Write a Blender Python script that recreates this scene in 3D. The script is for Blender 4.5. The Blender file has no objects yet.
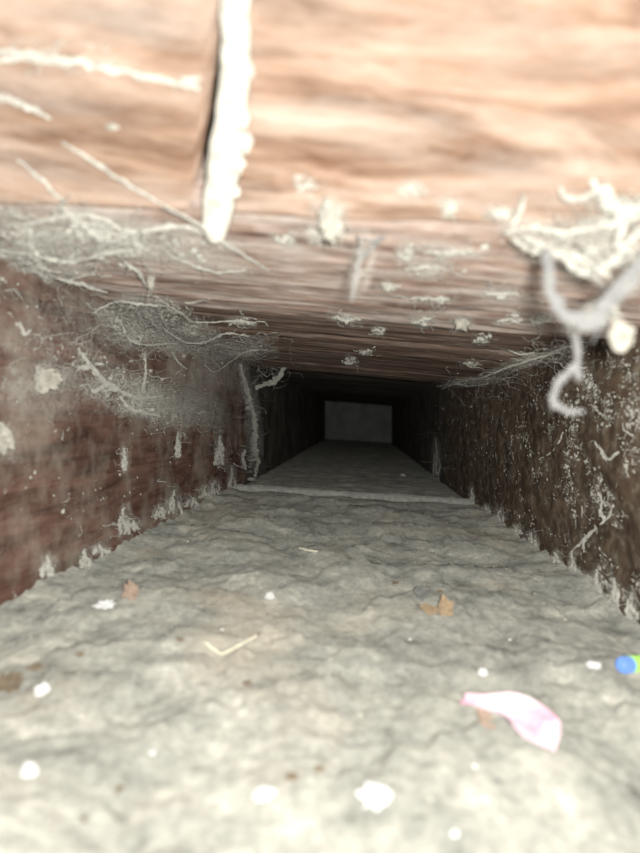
import bpy, bmesh, math, random
from mathutils import Vector, noise, Matrix

# ------------------------------------------------------------------ camera, light, exposure
scene = bpy.context.scene
COL = scene.collection
FPX, VX, VY = 620.0, 360.0, 420.0          # focal length and vanishing point in pixels of the 640x853 frame
cam_d = bpy.data.cameras.new('camera')
cam_d.sensor_fit = 'VERTICAL'
cam_d.sensor_height = 36.0
cam_d.lens = 36.0 * FPX / 853.0
cam_d.shift_x = -(VX - 320.0) / 853.0
cam_d.shift_y = (VY - 426.5) / 853.0
cam_d.clip_start = 0.005
cam_d.dof.use_dof = True
cam_d.dof.focus_distance = 0.62
cam_d.dof.aperture_fstop = 8.0
cam = bpy.data.objects.new('camera', cam_d)
COL.objects.link(cam)
cam.rotation_euler = (math.radians(90), 0, 0)
scene.camera = cam

world = bpy.data.worlds.new('world')
scene.world = world
world.use_nodes = True
wb = world.node_tree.nodes['Background']
wb.inputs[0].default_value = (0.80, 0.88, 1.0, 1)
wb.inputs[1].default_value = 0.10           # weak daylight that enters from the open end of the duct

# the phone's flash, beside the lens
fl = bpy.data.lights.new('flash', 'POINT')
fl.energy = 1.0
fl.shadow_soft_size = 0.006
fl.use_nodes = True
nt = fl.node_tree
em = nt.nodes['Emission']
fo = nt.nodes.new('ShaderNodeLightFalloff')
fo.inputs['Strength'].default_value = 13.5
fo.inputs['Smooth'].default_value = 0.045
nt.links.new(fo.outputs['Quadratic'], em.inputs['Strength'])
em.inputs['Color'].default_value = (1.0, 0.985, 0.93, 1)
flo = bpy.data.objects.new('flash', fl)
COL.objects.link(flo)
flo.location = (0.009, -0.004, 0.005)
flo.rotation_euler = (math.radians(90), 0, 0)

scene.view_settings.view_transform = 'Standard'
scene.view_settings.look = 'None'
scene.view_settings.exposure = 0.0
scene.view_settings.gamma = 1.0
scene.view_settings.use_curve_mapping = False

R = random.Random(7)

# ------------------------------------------------------------------ places in the duct (metres)
XL, XR = -0.169, 0.152          # left and right wall
YEND = 3.0                      # back wall
YR = 0.82                       # lip across the floor
YS = 0.90                       # where the low ceiling boards stop


def floor_plane(x, y):
    return -0.1005 - 0.0623 * x


def fbm(x, y, z, o=4, h=0.6):
    return noise.fractal(Vector((x, y, z)), h, 2.1, o, noise_basis='PERLIN_ORIGINAL')


def floor_z(x, y):
    b = floor_plane(x, y)
    n = 0.0042 * fbm(x * 14, y * 11, 3.1, 2) + 0.0012 * fbm(x * 60, y * 50, 9.7, 3) + 0.0009 * fbm(x * 240, y * 210, 1.3, 2)
    pl_ = noise.noise(Vector((x * 24 + 1.7, y * 20, 2.2))) + 0.25 * noise.noise(Vector((x * 90, y * 80, 5.2)))
    n += 0.0030 * min(1.0, max(0.0, (pl_ + 0.02) / 0.14))
    # soft clumps
    c = noise.noise(Vector((x * 38 + 5, y * 30, 0.4)))
    n += 0.0032 * max(0.0, c - 0.08) * (1 + 0.5 * noise.noise(Vector((x * 150, y * 130, 0.8))))
    # floor swell added near left, closer to the flash, to brighten that corner
    n += 0.016 * math.exp(-((x + 0.105) / 0.05) ** 2 - ((y - 0.10) / 0.055) ** 2)
    # dust heaped against the walls
    dl, dr = x - XL, XR - x
    w = 0.55 + 0.8 * noise.noise(Vector((0.2, y * 42, 6.0)))
    w = 0.6 + 0.45 * noise.noise(Vector((0.2, y * 60, 6.0))) + 0.5 * noise.noise(Vector((0.7, y * 170, 6.0)))
    n += 0.0050 * max(0.0, w) * math.exp(-max(dl, 0) / 0.006)
    w = 0.45 + 0.8 * noise.noise(Vector((4.2, y * 55, 2.0)))
    n += 0.007 * max(0.0, w) * math.exp(-max(dr, 0) / 0.006)
    k = 1.0
    if y > YR - 0.06:
        k = max(0.35, 1 - (y - YR + 0.06) / 0.06 * 0.65)
    return b - 0.0026 + n * k


def ceil_near(x):
    return 0.0642 - 0.0935 * x


def ceil_far(x):
    return 0.0775 - 0.0785 * x


# bottom front edge of the lintel (seam of the two ceiling faces)
SEAM_A = Vector((-0.127, 0.2195, ceil_near(-0.127)))
SEAM_B = Vector((0.084, 0.186, ceil_near(0.084)))
SU = (SEAM_B - SEAM_A).normalized()
TILT = math.radians(36)
LV = Vector((0, -math.cos(TILT), math.sin(TILT)))
LV = (LV - SU * LV.dot(SU)).normalized()
LN = SU.cross(LV).normalized()
if LN.y > 0:
    LN = -LN                                   # towards the camera side, downwards


def ray(px, py):
    return Vector(((px - VX) / FPX, 1.0, -(py - VY) / FPX))


def P(px, py, d):
    return ray(px, py) * d


def on_floor(px, py, up=0.0):
    r = ray(px, py)
    d = 0.3
    d = -0.1005 / (r.z + 0.0623 * r.x)
    for _ in range(12):
        p = r * d
        z = floor_z(p.x, p.y)
        d = d * 0.5 + 0.5 * (z / r.z)
    p = r * d
    return Vector((p.x, p.y, floor_z(p.x, p.y) + up))


def on_left(px, py, off=0.0):
    r = ray(px, py)
    return r * ((XL + off) / r.x)


def on_right(px, py, off=0.0):
    r = ray(px, py)
    return r * ((XR - off) / r.x)


def on_ceil(px, py, off=0.0):
    r = ray(px, py)
    return r * ((0.0642 - off) / (r.z + 0.0935 * r.x))


def on_lintel(px, py, off=0.0):
    r = ray(px, py)
    o = SEAM_A + LN * off
    return r * (o.dot(LN) / r.dot(LN))


def on_top(px, py, off=0.0):
    """lintel face above its lower edge, ceiling board below it"""
    a, b = on_lintel(px, py, off), on_ceil(px, py, off)
    seam_y = 205 + 27 * px / 640.0
    return a if py < seam_y else b


# ------------------------------------------------------------------ materials
def mat_new(name):
    m = bpy.data.materials.new(name)
    m.use_nodes = True
    n = m.node_tree.nodes
    l = m.node_tree.links
    b = n['Principled BSDF']
    b.inputs['Roughness'].default_value = 0.85
    b.inputs['Specular IOR Level'].default_value = 0.15
    b.inputs['Diffuse Roughness'].default_value = 0.6
    return m, n, l, b


def ramp(n, stops):
    r = n.new('ShaderNodeValToRGB')
    e = r.color_ramp.elements
    e[0].position, e[0].color = stops[0][0], (*stops[0][1], 1)
    e[1].position, e[1].color = stops[-1][0], (*stops[-1][1], 1)
    for p, c in stops[1:-1]:
        x = e.new(p)
        x.color = (*c, 1)
    return r


def tex(n, l, scale, detail=6, rough=0.6, mapscale=None, dist=0.0, rot=None):
    g = n.new('ShaderNodeNewGeometry')
    src = g.outputs['Position']
    if mapscale or rot:
        mp = n.new('ShaderNodeMapping')
        if mapscale:
            mp.inputs['Scale'].default_value = mapscale
        if rot:
            mp.inputs['Rotation'].default_value = rot
        l.new(src, mp.inputs['Vector'])
        src = mp.outputs[0]
    t = n.new('ShaderNodeTexNoise')
    t.inputs['Scale'].default_value = scale
    t.inputs['Detail'].default_value = detail
    t.inputs['Roughness'].default_value = rough
    t.inputs['Distortion'].default_value = dist
    l.new(src, t.inputs['Vector'])
    return t


def mixc(n, l, fac, a, b, mode='MIX'):
    m = n.new('ShaderNodeMix')
    m.data_type = 'RGBA'
    m.blend_type = mode
    for sock, v in ((m.inputs[0], fac), (m.inputs[6], a), (m.inputs[7], b)):
        if hasattr(v, 'links'):
            l.new(v, sock)
        elif isinstance(v, (int, float)):
            sock.default_value = v
        else:
            sock.default_value = (*v, 1)
    return m.outputs[2]


def bump(n, l, b, h, strength=0.5, dist=0.002):
    bp = n.new('ShaderNodeBump')
    bp.inputs['Strength'].default_value = strength
    bp.inputs['Distance'].default_value = dist
    l.new(h, bp.inputs['Height'])
    l.new(bp.outputs[0], b.inputs['Normal'])


def wood(name, dark, mid, light, mapscale, dust=(0.5, 0.48, 0.44), dust_lo=0.55, dust_hi=0.75, dust_scale=30,
         dust_max=0.6, gscale=1.0, gdist=1.2, bstr=0.4, rot=None, dustmap=None):
    m, n, l, b = mat_new(name)
    g = tex(n, l, gscale, 5, 0.62, mapscale, gdist, rot)
    cr = ramp(n, [(0.34, dark), (0.5, mid), (0.64, light)])
    l.new(g.outputs[0], cr.inputs[0])
    f = tex(n, l, gscale * 3.1, 4, 0.7, mapscale, 0.3, rot)
    fr = ramp(n, [(0.35, (0.62, 0.58, 0.56)), (0.6, (1, 1, 1))])
    l.new(f.outputs[0], fr.inputs[0])
    c = mixc(n, l, 0.8, cr.outputs[0], fr.outputs[0], 'MULTIPLY')
    d = tex(n, l, dust_scale, 8, 0.68, dustmap)
    dr = ramp(n, [(dust_lo, (0, 0, 0)), (dust_hi, (dust_max,) * 3)])
    l.new(d.outputs[0], dr.inputs[0])
    c = mixc(n, l, dr.outputs[0], c, dust)
    l.new(c, b.inputs['Base Color'])
    bump(n, l, b, f.outputs[0], bstr, 0.0012)
    return m


M = {}
M['lintel'] = wood('lintel_wood', (0.13, 0.072, 0.045), (0.265, 0.18, 0.13), (0.34, 0.25, 0.195), (3.0, 22, 22),
                   dust=(0.42, 0.38, 0.34), dust_lo=0.45, dust_hi=0.75, dust_scale=24, dust_max=0.45, gscale=1.7, gdist=2.2, dustmap=(.6, 2.5, 2.5))
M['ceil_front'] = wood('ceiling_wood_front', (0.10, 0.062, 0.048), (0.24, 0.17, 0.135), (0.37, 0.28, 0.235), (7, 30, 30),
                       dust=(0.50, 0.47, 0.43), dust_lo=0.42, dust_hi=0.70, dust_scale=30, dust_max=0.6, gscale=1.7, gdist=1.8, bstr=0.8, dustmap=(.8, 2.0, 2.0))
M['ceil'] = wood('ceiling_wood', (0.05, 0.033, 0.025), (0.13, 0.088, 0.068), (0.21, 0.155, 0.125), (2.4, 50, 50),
                 dust=(0.45, 0.42, 0.37), dust_lo=0.52, dust_hi=0.8, dust_scale=30, dust_max=0.4, gscale=1.6, gdist=0.6, bstr=0.8, dustmap=(.6, 2.6, 2.6))  # rear boards' tones darkened, putting the flash's falloff into the colour
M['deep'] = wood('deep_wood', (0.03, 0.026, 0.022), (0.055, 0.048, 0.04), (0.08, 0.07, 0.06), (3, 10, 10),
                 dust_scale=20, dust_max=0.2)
M['left'] = wood('red_wood', (0.045, 0.025, 0.019), (0.090, 0.050, 0.038), (0.135, 0.078, 0.060), (30, 6, 60),
                 dust=(0.30, 0.27, 0.22), dust_lo=0.44, dust_hi=0.72, dust_scale=26, dust_max=0.55, gscale=1.3, bstr=0.6)
M['right'] = wood('dark_wood', (0.034, 0.024, 0.017), (0.062, 0.044, 0.031), (0.095, 0.068, 0.047), (30, 26, 22),
                  dust=(0.30, 0.28, 0.22), dust_lo=0.50, dust_hi=0.70, dust_scale=110, dust_max=0.32, gscale=1.4, bstr=0.9)


def mk_floor():
    m, n, l, b = mat_new('grey_dust')
    a = tex(n, l, 33, 10, 0.78)
    r1 = ramp(n, [(0.34, (0.11, 0.11, 0.097)), (0.46, (0.222, 0.223, 0.198)), (0.55, (0.272, 0.27, 0.236)), (0.68, (0.42, 0.41, 0.36))])
    l.new(a.outputs[0], r1.inputs[0])
    f = tex(n, l, 260, 6, 0.75)
    r2 = ramp(n, [(0.3, (0.55, 0.55, 0.55)), (0.55, (1, 1, 1)), (0.75, (1.25, 1.25, 1.22))])
    l.new(f.outputs[0], r2.inputs[0])
    c = mixc(n, l, 0.75, r1.outputs[0], r2.outputs[0], 'MULTIPLY')
    t = tex(n, l, 11, 5, 0.6)
    r3 = ramp(n, [(0.52, (0, 0, 0)), (0.72, (0.45,) * 3)])
    l.new(t.outputs[0], r3.inputs[0])
    c = mixc(n, l, r3.outputs[0], c, (0.36, 0.30, 0.225))
    l.new(c, b.inputs['Base Color'])
    b.inputs['Diffuse Roughness'].default_value = 1.0
    b.inputs['Roughness'].default_value = 1.0
    bump(n, l, b, f.outputs[0], 0.65, 0.002)
    return m


M['dust'] = mk_floor()


def plain(name, col, var=0.25, scale=300, rough=0.85, trans=0.0, bstr=0.3):
    m, n, l, b = mat_new(name)
    t = tex(n, l, scale, 5, 0.65)
    r = ramp(n, [(0.3, tuple(c * (1 - var) for c in col)), (0.7, tuple(min(1, c * (1 + var * 0.5)) for c in col))])
    l.new(t.outputs[0], r.inputs[0])
    l.new(r.outputs[0], b.inputs['Base Color'])
    b.inputs['Roughness'].default_value = rough
    if bstr:
        bump(n, l, b, t.outputs[0], bstr, 0.0008)
    if trans:
        tr = n.new('ShaderNodeBsdfTranslucent')
        l.new(r.outputs[0], tr.inputs[0])
        mx = n.new('ShaderNodeMixShader')
        mx.inputs[0].default_value = trans
        l.new(b.outputs[0], mx.inputs[1])
        l.new(tr.outputs[0], mx.inputs[2])
        l.new(mx.outputs[0], n['Material Output'].inputs[0])
    return m


M['back'] = plain('grey_board', (0.46, 0.47, 0.46), 0.35, 14)
M['lip'] = plain('caked_dust_edge', (0.40, 0.40, 0.36), 0.35, 160, bstr=0.6)
M['web'] = plain('web_dust', (0.47, 0.46, 0.41), 0.35, 400, trans=0.15)
M['silk'] = plain('pale_silk', (0.27, 0.27, 0.265), 0.15, 300, trans=0.3, bstr=0)
M['plaster'] = plain('plaster_white', (0.44, 0.425, 0.375), 0.45, 260, bstr=0.6)
M['cocoon'] = plain('cocoon_cream', (0.36, 0.345, 0.295), 0.5, 350, bstr=0.9)
M['white'] = plain('chip_white', (0.55, 0.55, 0.545), 0.2, 300)
M['tan'] = plain('dry_leaf_tan', (0.40, 0.30, 0.195), 0.4, 250, trans=0.2)
M['straw'] = plain('straw', (0.58, 0.56, 0.44), 0.2, 300)
M['husk'] = plain('grey_husk', (0.17, 0.17, 0.16), 0.4, 300)
M['stone'] = plain('brown_stone', (0.15, 0.12, 0.085), 0.5, 200)
M['redstone'] = plain('pinkish_stone', (0.30, 0.225, 0.175), 0.3, 200)
M['blue'] = plain('blue_plastic', (0.14, 0.26, 0.62), 0.15, 120, rough=0.35, bstr=0)
M['green'] = plain('green_plastic', (0.33, 0.62, 0.13), 0.1, 120, rough=0.35, bstr=0)


def mk_gauze():
    """dusty web film: opaque along fine filaments and dust clouds, open between; 'fade' is the film's own thinning to its rim"""
    m, n, l, b = mat_new('web_gauze')
    b.inputs['Base Color'].default_value = (0.50, 0.49, 0.44, 1)

    def mth(op, x, y=None, c=False):
        k = n.new('ShaderNodeMath')
        k.operation = op
        k.use_clamp = c
        for i, v in enumerate((x, y)):
            if v is None:
                continue
            if hasattr(v, 'links'):
                l.new(v, k.inputs[i])
            else:
                k.inputs[i].default_value = v
        return k.outputs[0]

    def ridge(scale, width, dist):
        t = tex(n, l, scale, 3, 0.55, None, dist)
        d = mth('ABSOLUTE', mth('SUBTRACT', t.outputs[0], 0.5))
        return mth('SUBTRACT', 1.0, mth('DIVIDE', d, width), True)
    r1 = ridge(170, 0.030, 1.5)
    r2 = ridge(330, 0.040, 1.0)
    cl = tex(n, l, 120, 6, 0.75)
    cloud = mth('MULTIPLY', mth('SUBTRACT', cl.outputs[0], 0.50, True), 4.5, True)
    al = mth('MAXIMUM', mth('MAXIMUM', mth('MULTIPLY', r1, 0.9), mth('MULTIPLY', r2, 0.6)), mth('MULTIPLY', cloud, 0.85))
    at = n.new('ShaderNodeAttribute')
    at.attribute_name = 'fade'
    al = mth('MULTIPLY', al, at.outputs['Fac'], True)
    l.new(al, b.inputs['Alpha'])
    return m


M['gauze'] = mk_gauze()


def mk_petal():
    m, n, l, b = mat_new('pink_petal')
    t = tex(n, l, 60, 4, 0.6, (1, 1, 1))
    r = ramp(n, [(0.36, (0.52, 0.28, 0.36)), (0.50, (0.58, 0.41, 0.47)), (0.64, (0.62, 0.54, 0.56))])
    l.new(t.outputs[0], r.inputs[0])
    l.new(r.outputs[0], b.inputs['Base Color'])
    b.inputs['Roughness'].default_value = 0.6
    return m


M['petal'] = mk_petal()


# ------------------------------------------------------------------ builders
def link(name, me, mat, parent=None):
    o = bpy.data.objects.new(name, me)
    COL.objects.link(o)
    if mat is not None:
        me.materials.append(mat)
    if parent is not None:
        o.parent = parent
    return o


def mesh_obj(name, vs, fs, mat, parent=None, base=None, smooth=True):
    """world-space vertices; the object's origin goes to base (default: the lowest centre)"""
    if parent is not None:
        base = Vector(parent.get('_b', (0, 0, 0)))
        loc = Vector((0, 0, 0))
    else:
        if base is None:
            xs = [v[0] for v in vs]
            ys = [v[1] for v in vs]
            base = Vector(((min(xs) + max(xs)) / 2, (min(ys) + max(ys)) / 2, min(v[2] for v in vs)))
        loc = base
    me = bpy.data.meshes.new(name)
    me.from_pydata([tuple(Vector(v) - base) for v in vs], [], fs)
    if smooth:
        me.polygons.foreach_set('use_smooth', [True] * len(me.polygons))
    me.update()
    o = link(name, me, mat, parent)
    o.location = loc
    if parent is not None:
        o['_b'] = tuple(base)
    else:
        o['_b'] = tuple(base)
    return o


def empty(name, loc):
    o = bpy.data.objects.new(name, None)
    COL.objects.link(o)
    o.empty_display_size = 0.01
    o.location = loc
    o['_b'] = tuple(loc)
    return o


def tag(o, label=None, cat=None, group=None, kind=None):
    if label:
        o['label'] = label
    if cat:
        o['category'] = cat
    if group:
        o['group'] = group
    if kind:
        o['kind'] = kind
    return o


def slab(name, A, B, C, D, thick, nu, nv, mat, parent=None, amp=0.0006, fs=(60, 60, 60), seed=0.0, edge=0.002, vpow=1.0):
    """a board: visible face A-B-C-D as a grid with relief, back face offset by the vector thick"""
    A, B, C, D, thick = Vector(A), Vector(B), Vector(C), Vector(D), Vector(thick)
    nrm = -thick.normalized()
    vs, fc = [], []
    lu, lv = (B - A).length, (D - A).length
    for j in range(nv + 1):
        v = (j / nv) ** vpow
        for i in range(nu + 1):
            u = i / nu
            p = A * (1 - u) * (1 - v) + B * u * (1 - v) + C * u * v + D * (1 - u) * v
            h = amp * fbm(p.x * fs[0] + seed, p.y * fs[1], p.z * fs[2], 3)
            e = min(min(u, 1 - u) * lu, min(v, 1 - v) * lv)
            if e < edge:
                h -= (edge - e) * 0.6 * (1 + 0.5 * noise.noise(p * 120))
            vs.append(p + nrm * h)
    W = nu + 1
    for j in range(nv):
        for i in range(nu):
            a = j * W + i
            fc.append((a, a + 1, a + W + 1, a + W))
    ring = [i for i in range(W)] + [j * W + nu for j in range(1, nv + 1)] + [nv * W + i for i in range(nu - 1, -1, -1)] + \
           [j * W for j in range(nv - 1, 0, -1)]
    k0 = len(vs)
    for r in ring:
        vs.append(vs[r] + thick)
    L = len(ring)
    for i in range(L):
        j = (i + 1) % L
        fc.append((ring[i], k0 + i, k0 + j, ring[j]))
    fc.append(tuple(range(k0, k0 + L))[::-1])
    o = mesh_obj(name, vs, fc, mat, parent)
    bm = bmesh.new()
    bm.from_mesh(o.data)
    bmesh.ops.recalc_face_normals(bm, faces=bm.faces)
    bm.to_mesh(o.data)
    bm.free()
    return o


class G:
    """collects tubes and lumps of one part"""
    def __init__(s):
        s.v, s.f = [], []

    def tube(s, pts, rad, sides=5):
        pts = [Vector(p) for p in pts]
        n = len(pts)
        if n < 2:
            return
        if not hasattr(rad, '__len__'):
            rad = [rad] * n
        ref = Vector((0.31, 0.52, 0.79))
        k0 = len(s.v)
        for i, p in enumerate(pts):
            t = (pts[min(i + 1, n - 1)] - pts[max(i - 1, 0)])
            if t.length < 1e-9:
                t = Vector((0, 0, 1))
            t.normalize()
            a = t.cross(ref)
            if a.length < 0.05:
                a = t.cross(Vector((1, 0, 0)))
            a.normalize()
            b = t.cross(a)
            for k in range(sides):
                w = 2 * math.pi * k / sides
                s.v.append(p + (a * math.cos(w) + b * math.sin(w)) * rad[i])
        for i in range(n - 1):
            for k in range(sides):
                a0 = k0 + i * sides + k
                a1 = k0 + i * sides + (k + 1) % sides
                s.f.append((a0, a1, a1 + sides, a0 + sides))
        s.f.append(tuple(range(k0, k0 + sides))[::-1])
        s.f.append(tuple(range(k0 + (n - 1) * sides, k0 + n * sides)))

    def lump(s, c, rx, ry=None, rz=None, amp=0.35, fr=1.6, nu=8, nv=6, seed=None, basis=None):
        ry = rx if ry is None else ry
        rz = rx if rz is None else rz
        seed = R.random() * 100 if seed is None else seed
        c = Vector(c)
        k0 = len(s.v)

        def put(d):
            h = 1 + amp * noise.noise(d * fr + Vector((seed, seed * 1.7, 0))) * 1.6
            q = Vector((d.x * rx, d.y * ry, d.z * rz)) * h
            if basis:
                q = basis @ q
            s.v.append(c + q)
        put(Vector((0, 0, 1)))
        for j in range(1, nv):
            th = math.pi * j / nv
            for i in range(nu):
                ph = 2 * math.pi * i / nu
                put(Vector((math.sin(th) * math.cos(ph), math.sin(th) * math.sin(ph), math.cos(th))))
        put(Vector((0, 0, -1)))
        last = len(s.v) - 1
        for i in range(nu):
            j = (i + 1) % nu
            s.f.append((k0, k0 + 1 + i, k0 + 1 + j))
            s.f.append((last, last - nu + j, last - nu + i))
            for r in range(nv - 2):
                a = k0 + 1 + r * nu
                s.f.append((a + i, a + nu + i, a + nu + j, a + j))

    def build(s, name, mat, parent=None, smooth=True):
        return mesh_obj(name, s.v, s.f, mat, parent, smooth=smooth)


def smooth_path(pts, step=6):
    pts = [Vector(p) for p in pts]
    if len(pts) < 3:
        out = []
        for k in range(step + 1):
            out.append(pts[0].lerp(pts[-1], k / step))
        return out
    out = []
    q = [pts[0] * 2 - pts[1]] + pts + [pts[-1] * 2 - pts[-2]]
    for i in range(1, len(q) - 2):
        for k in range(step):
            t = k / step
            a, b, c, d = q[i - 1], q[i], q[i + 1], q[i + 2]
            out.append(0.5 * ((2 * b) + (c - a) * t + (2 * a - 5 * b + 4 * c - d) * t * t + (3 * b - a - 3 * c + d) * t ** 3))
    out.append(pts[-1])
    return out


def jitter(path, a, fr=300):
    o = R.random() * 50
    return [p + noise.noise_vector(p * fr + Vector((o, 0, 0))) * a for p in path]


def strand_part(parent, pts, rad, jit=0.0006, taper=True, name='strand', mat=None, lumps=0.35, fuzz=0, step=6, sides=6):
    """one dusty thread: uneven radius, fluff along it"""
    path = jitter(smooth_path(pts, step + 5), jit)
    n = len(path)
    g = G()
    ph0 = R.random() * 6
    for q in range(4):
        sd = R.random() * 40
        rr, pp = [], []
        for i in range(n):
            t = i / (n - 1)
            k = 1.0
            if taper:
                k = 0.45 + 0.55 * math.sin(math.pi * min(1, max(0, t * 0.9 + 0.05)))
            lump = max(0.3, 1 + lumps * 3.0 * noise.noise(Vector((sd, i * 0.45, 0))) + lumps * 1.6 * noise.noise(Vector((sd, i * 1.3, 7))))
            rr.append(rad * k * .52 * lump)
            w = ph0 + q * 1.57 + i * .5
            j = noise.noise_vector(Vector((sd, i * .4, q))) * rad * 1.1 * k
            pp.append(path[i] + Vector((math.cos(w), 0, math.sin(w))) * rad * .5 * k + j)
        g.tube(pp, rr, sides)
    for _ in range(fuzz // 2):
        i = R.randrange(n)
        d = Vector((R.gauss(0, 1), R.gauss(0, 1), R.gauss(0, 1))).normalized()
        L = min(rad * R.uniform(1.5, 4.5), .004)
        q = path[i] + d * L
        m_ = (path[i] + q) / 2 + Vector((R.gauss(0, 1), R.gauss(0, 1), R.gauss(0, 1))) * L * 0.25
        g.tube([path[i], m_, q], [rad * 0.22, rad * 0.16, rad * 0.08], 3)
    return g.build(name, mat or M['web'], parent)


def tangle(parent, fn, spots, count, spread, rad, off=(0.0003, 0.002), walk=7, stepl=9, name='fiber_tangle', clumps=0, crad=0.0008, mat=None):
    """many fine fibres and dust clumps wandering over a surface around spots (px, py)"""
    g = G()
    for _ in range(int(count * .55)):
        s = R.choice(spots)
        x, y = s[0] + R.gauss(0, spread[0]), s[1] + R.gauss(0, spread[1])
        a = R.uniform(0, 2 * math.pi) if len(s) < 3 else s[2] + R.gauss(0, 0.5)
        pts = []
        o = R.uniform(*off)
        for k in range(walk):
            pts.append(fn(x, y, o * (0.5 + R.random())))
            a += R.gauss(0, 0.7)
            x += math.cos(a) * stepl * R.uniform(0.5, 1.3)
            y += math.sin(a) * stepl * R.uniform(0.35, 0.8)
        r = rad * .75 * math.exp(R.gauss(0, 0.5))
        pts = smooth_path(pts, 3)
        g.tube(pts, [r * R.uniform(0.6, 1.5) for _ in pts], 3)
    for _ in range(int(clumps * .7)):
        s = R.choice(spots)
        x, y = s[0] + R.gauss(0, spread[0] * 0.9), s[1] + R.gauss(0, spread[1] * 0.9)
        r = crad * .6 * math.exp(R.gauss(0, 0.5))
        g.lump(fn(x, y, R.uniform(*off) * 0.6), r * R.uniform(1, 2.4), r, r * R.uniform(.6, 1.2), 0.6, 2.0, 6, 4)
    return g.build(name, mat or M['web'], parent)


def gauze(parent, fn, cx, cy, w, h, ang=0.0, off=.002, rough=.002, dens=1.0, n=18, seed=None, name='web_film'):
    """an uneven film of dusty web over a surface; centre, half-sizes and turn in picture points"""
    seed = R.random() * 60 if seed is None else seed
    vs, fd, fc = [], [], []
    ca, sa = math.cos(ang), math.sin(ang)
    for j in range(n + 1):
        for i in range(n + 1):
            u, v = i / n * 2 - 1, j / n * 2 - 1
            x, y = u * w, v * h
            q = fn(cx + x * ca - y * sa, cy + x * sa + y * ca, off + rough * (0.5 + noise.noise(Vector((u * 2.2 + seed, v * 2.2, 1)))))
            r = math.sqrt(u * u + v * v) * (1 + .55 * noise.noise(Vector((u * 1.8, v * 1.8 + seed, 4))))
            vs.append(q)
            fd.append(dens * max(0.0, min(1.0, (1 - r) * 1.8)))
    for j in range(n):
        for i in range(n):
            a = j * (n + 1) + i
            f = (a, a + 1, a + n + 2, a + n + 1)
            if max(fd[k] for k in f) > 0:
                fc.append(f)
    used = sorted({k for f in fc for k in f})
    mp = {k: i for i, k in enumerate(used)}
    o = mesh_obj(name, [vs[k] for k in used], [tuple(mp[k] for k in f) for f in fc], M['gauze'], parent)
    at = o.data.attributes.new('fade', 'FLOAT', 'POINT')
    at.data.foreach_set('value', [fd[k] for k in used])
    return o


# ------------------------------------------------------------------ the setting
floor = tag(empty('floor', (0, 0.4, -0.11)), 'grey dust-covered floor running back into the dark duct', None, None, 'structure')
# near floor: rows get denser towards the camera
vs, fc = [], []
NX, NY = 210, 300
ys = [0.03 * (YR / 0.03) ** (j / NY) for j in range(NY + 1)]
for y in ys:
    for i in range(NX + 1):
        x = XL - 0.002 + (XR - XL + 0.004) * i / NX
        vs.append((x, y, floor_z(x, y)))
for j in range(NY):
    for i in range(NX):
        a = j * (NX + 1) + i
        fc.append((a, a + 1, a + NX + 2, a + NX + 1))
mesh_obj('dust_layer', vs, fc, M['dust'], floor)
slab('board', (XL - .02, -.05, floor_plane(XL, 0) - .012), (XR + .02, -.05, floor_plane(XR, 0) - .012),
     (XR + .02, YR, floor_plane(XR, 0) - .012), (XL - .02, YR, floor_plane(XL, 0) - .012), (0, 0, -.02), 4, 8, M['dust'], floor)
# lip and the further floor
zl, zr = floor_plane(XL, 0), floor_plane(XR, 0)
slab('floor_lip', (XL, YR - .004, zl + .0030), (XR, YR - .004, zr + .0030), (XR, YR + .02, zr + .0036), (XL, YR + .02, zl + .0036),
     (0, 0, -.02), 120, 8, M['lip'], floor, amp=.0016, fs=(90, 90, 90))
slab('board', (XL, YR + .0205, zl - .003), (XR, YR + .0205, zr - .003), (XR, YEND, zr), (XL, YEND, zl), (0, 0, -.02),
     60, 120, M['dust'], floor, amp=.002, fs=(40, 25, 30), vpow=1.8)

# ceiling: lintel boards, low boards with grain across the duct, high boards beyond
ceiling = tag(empty('ceiling', (0, 0.4, 0.1)), 'brown plank ceiling stepping up into the dark', None, None, 'structure')


def lin(px, py, off=0.0):
    return on_lintel(px, py, off)


def lpt(s, t):
    return SEAM_A + SU * s + LV * t


def lin_s(px, py):
    return (on_lintel(px, py) - SEAM_A).dot(SU)


s_low, s_top = lin_s(197, 214), lin_s(228, 0)
TT = 0.14
k = (s_top - s_low) / (on_lintel(222, 0) - SEAM_A).dot(LV)
gap = 0.0078
LEN_L, LEN_R = -0.045, 0.32
o = slab('lintel_board', lpt(LEN_L, 0), lpt(s_low - gap / 2, 0), lpt(s_low + k * TT - gap / 2, TT), lpt(LEN_L, TT), -LN * 0.02,
         60, 50, M['lintel'], ceiling, amp=.0010, fs=(12, 70, 70), edge=.0015)
o = slab('lintel_board', lpt(s_low + gap / 2, 0), lpt(LEN_R, 0), lpt(LEN_R, TT), lpt(s_low + k * TT + gap / 2, TT), -LN * 0.02,
         90, 50, M['lintel'], ceiling, amp=.0010, fs=(12, 70, 70), seed=4, edge=.0015)
slab('backing_board', lpt(LEN_L, .001) - LN * .024, lpt(LEN_R, .001) - LN * .024, lpt(LEN_R, TT) - LN * .024, lpt(LEN_L, TT) - LN * .024,
     -LN * 0.01, 4, 4, M['deep'], ceiling)
# underside boards
bs = [None, 0.405, 0.50, 0.615, 0.775, YS]
dz = [0.0, 0.0012, -0.0006, 0.0010, -0.0004]
X0, X1 = XL - 0.03, XR + 0.03


def seam_y(x):
    return SEAM_A.y + (x - SEAM_A.x) * (SEAM_B.y - SEAM_A.y) / (SEAM_B.x - SEAM_A.x)


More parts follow.
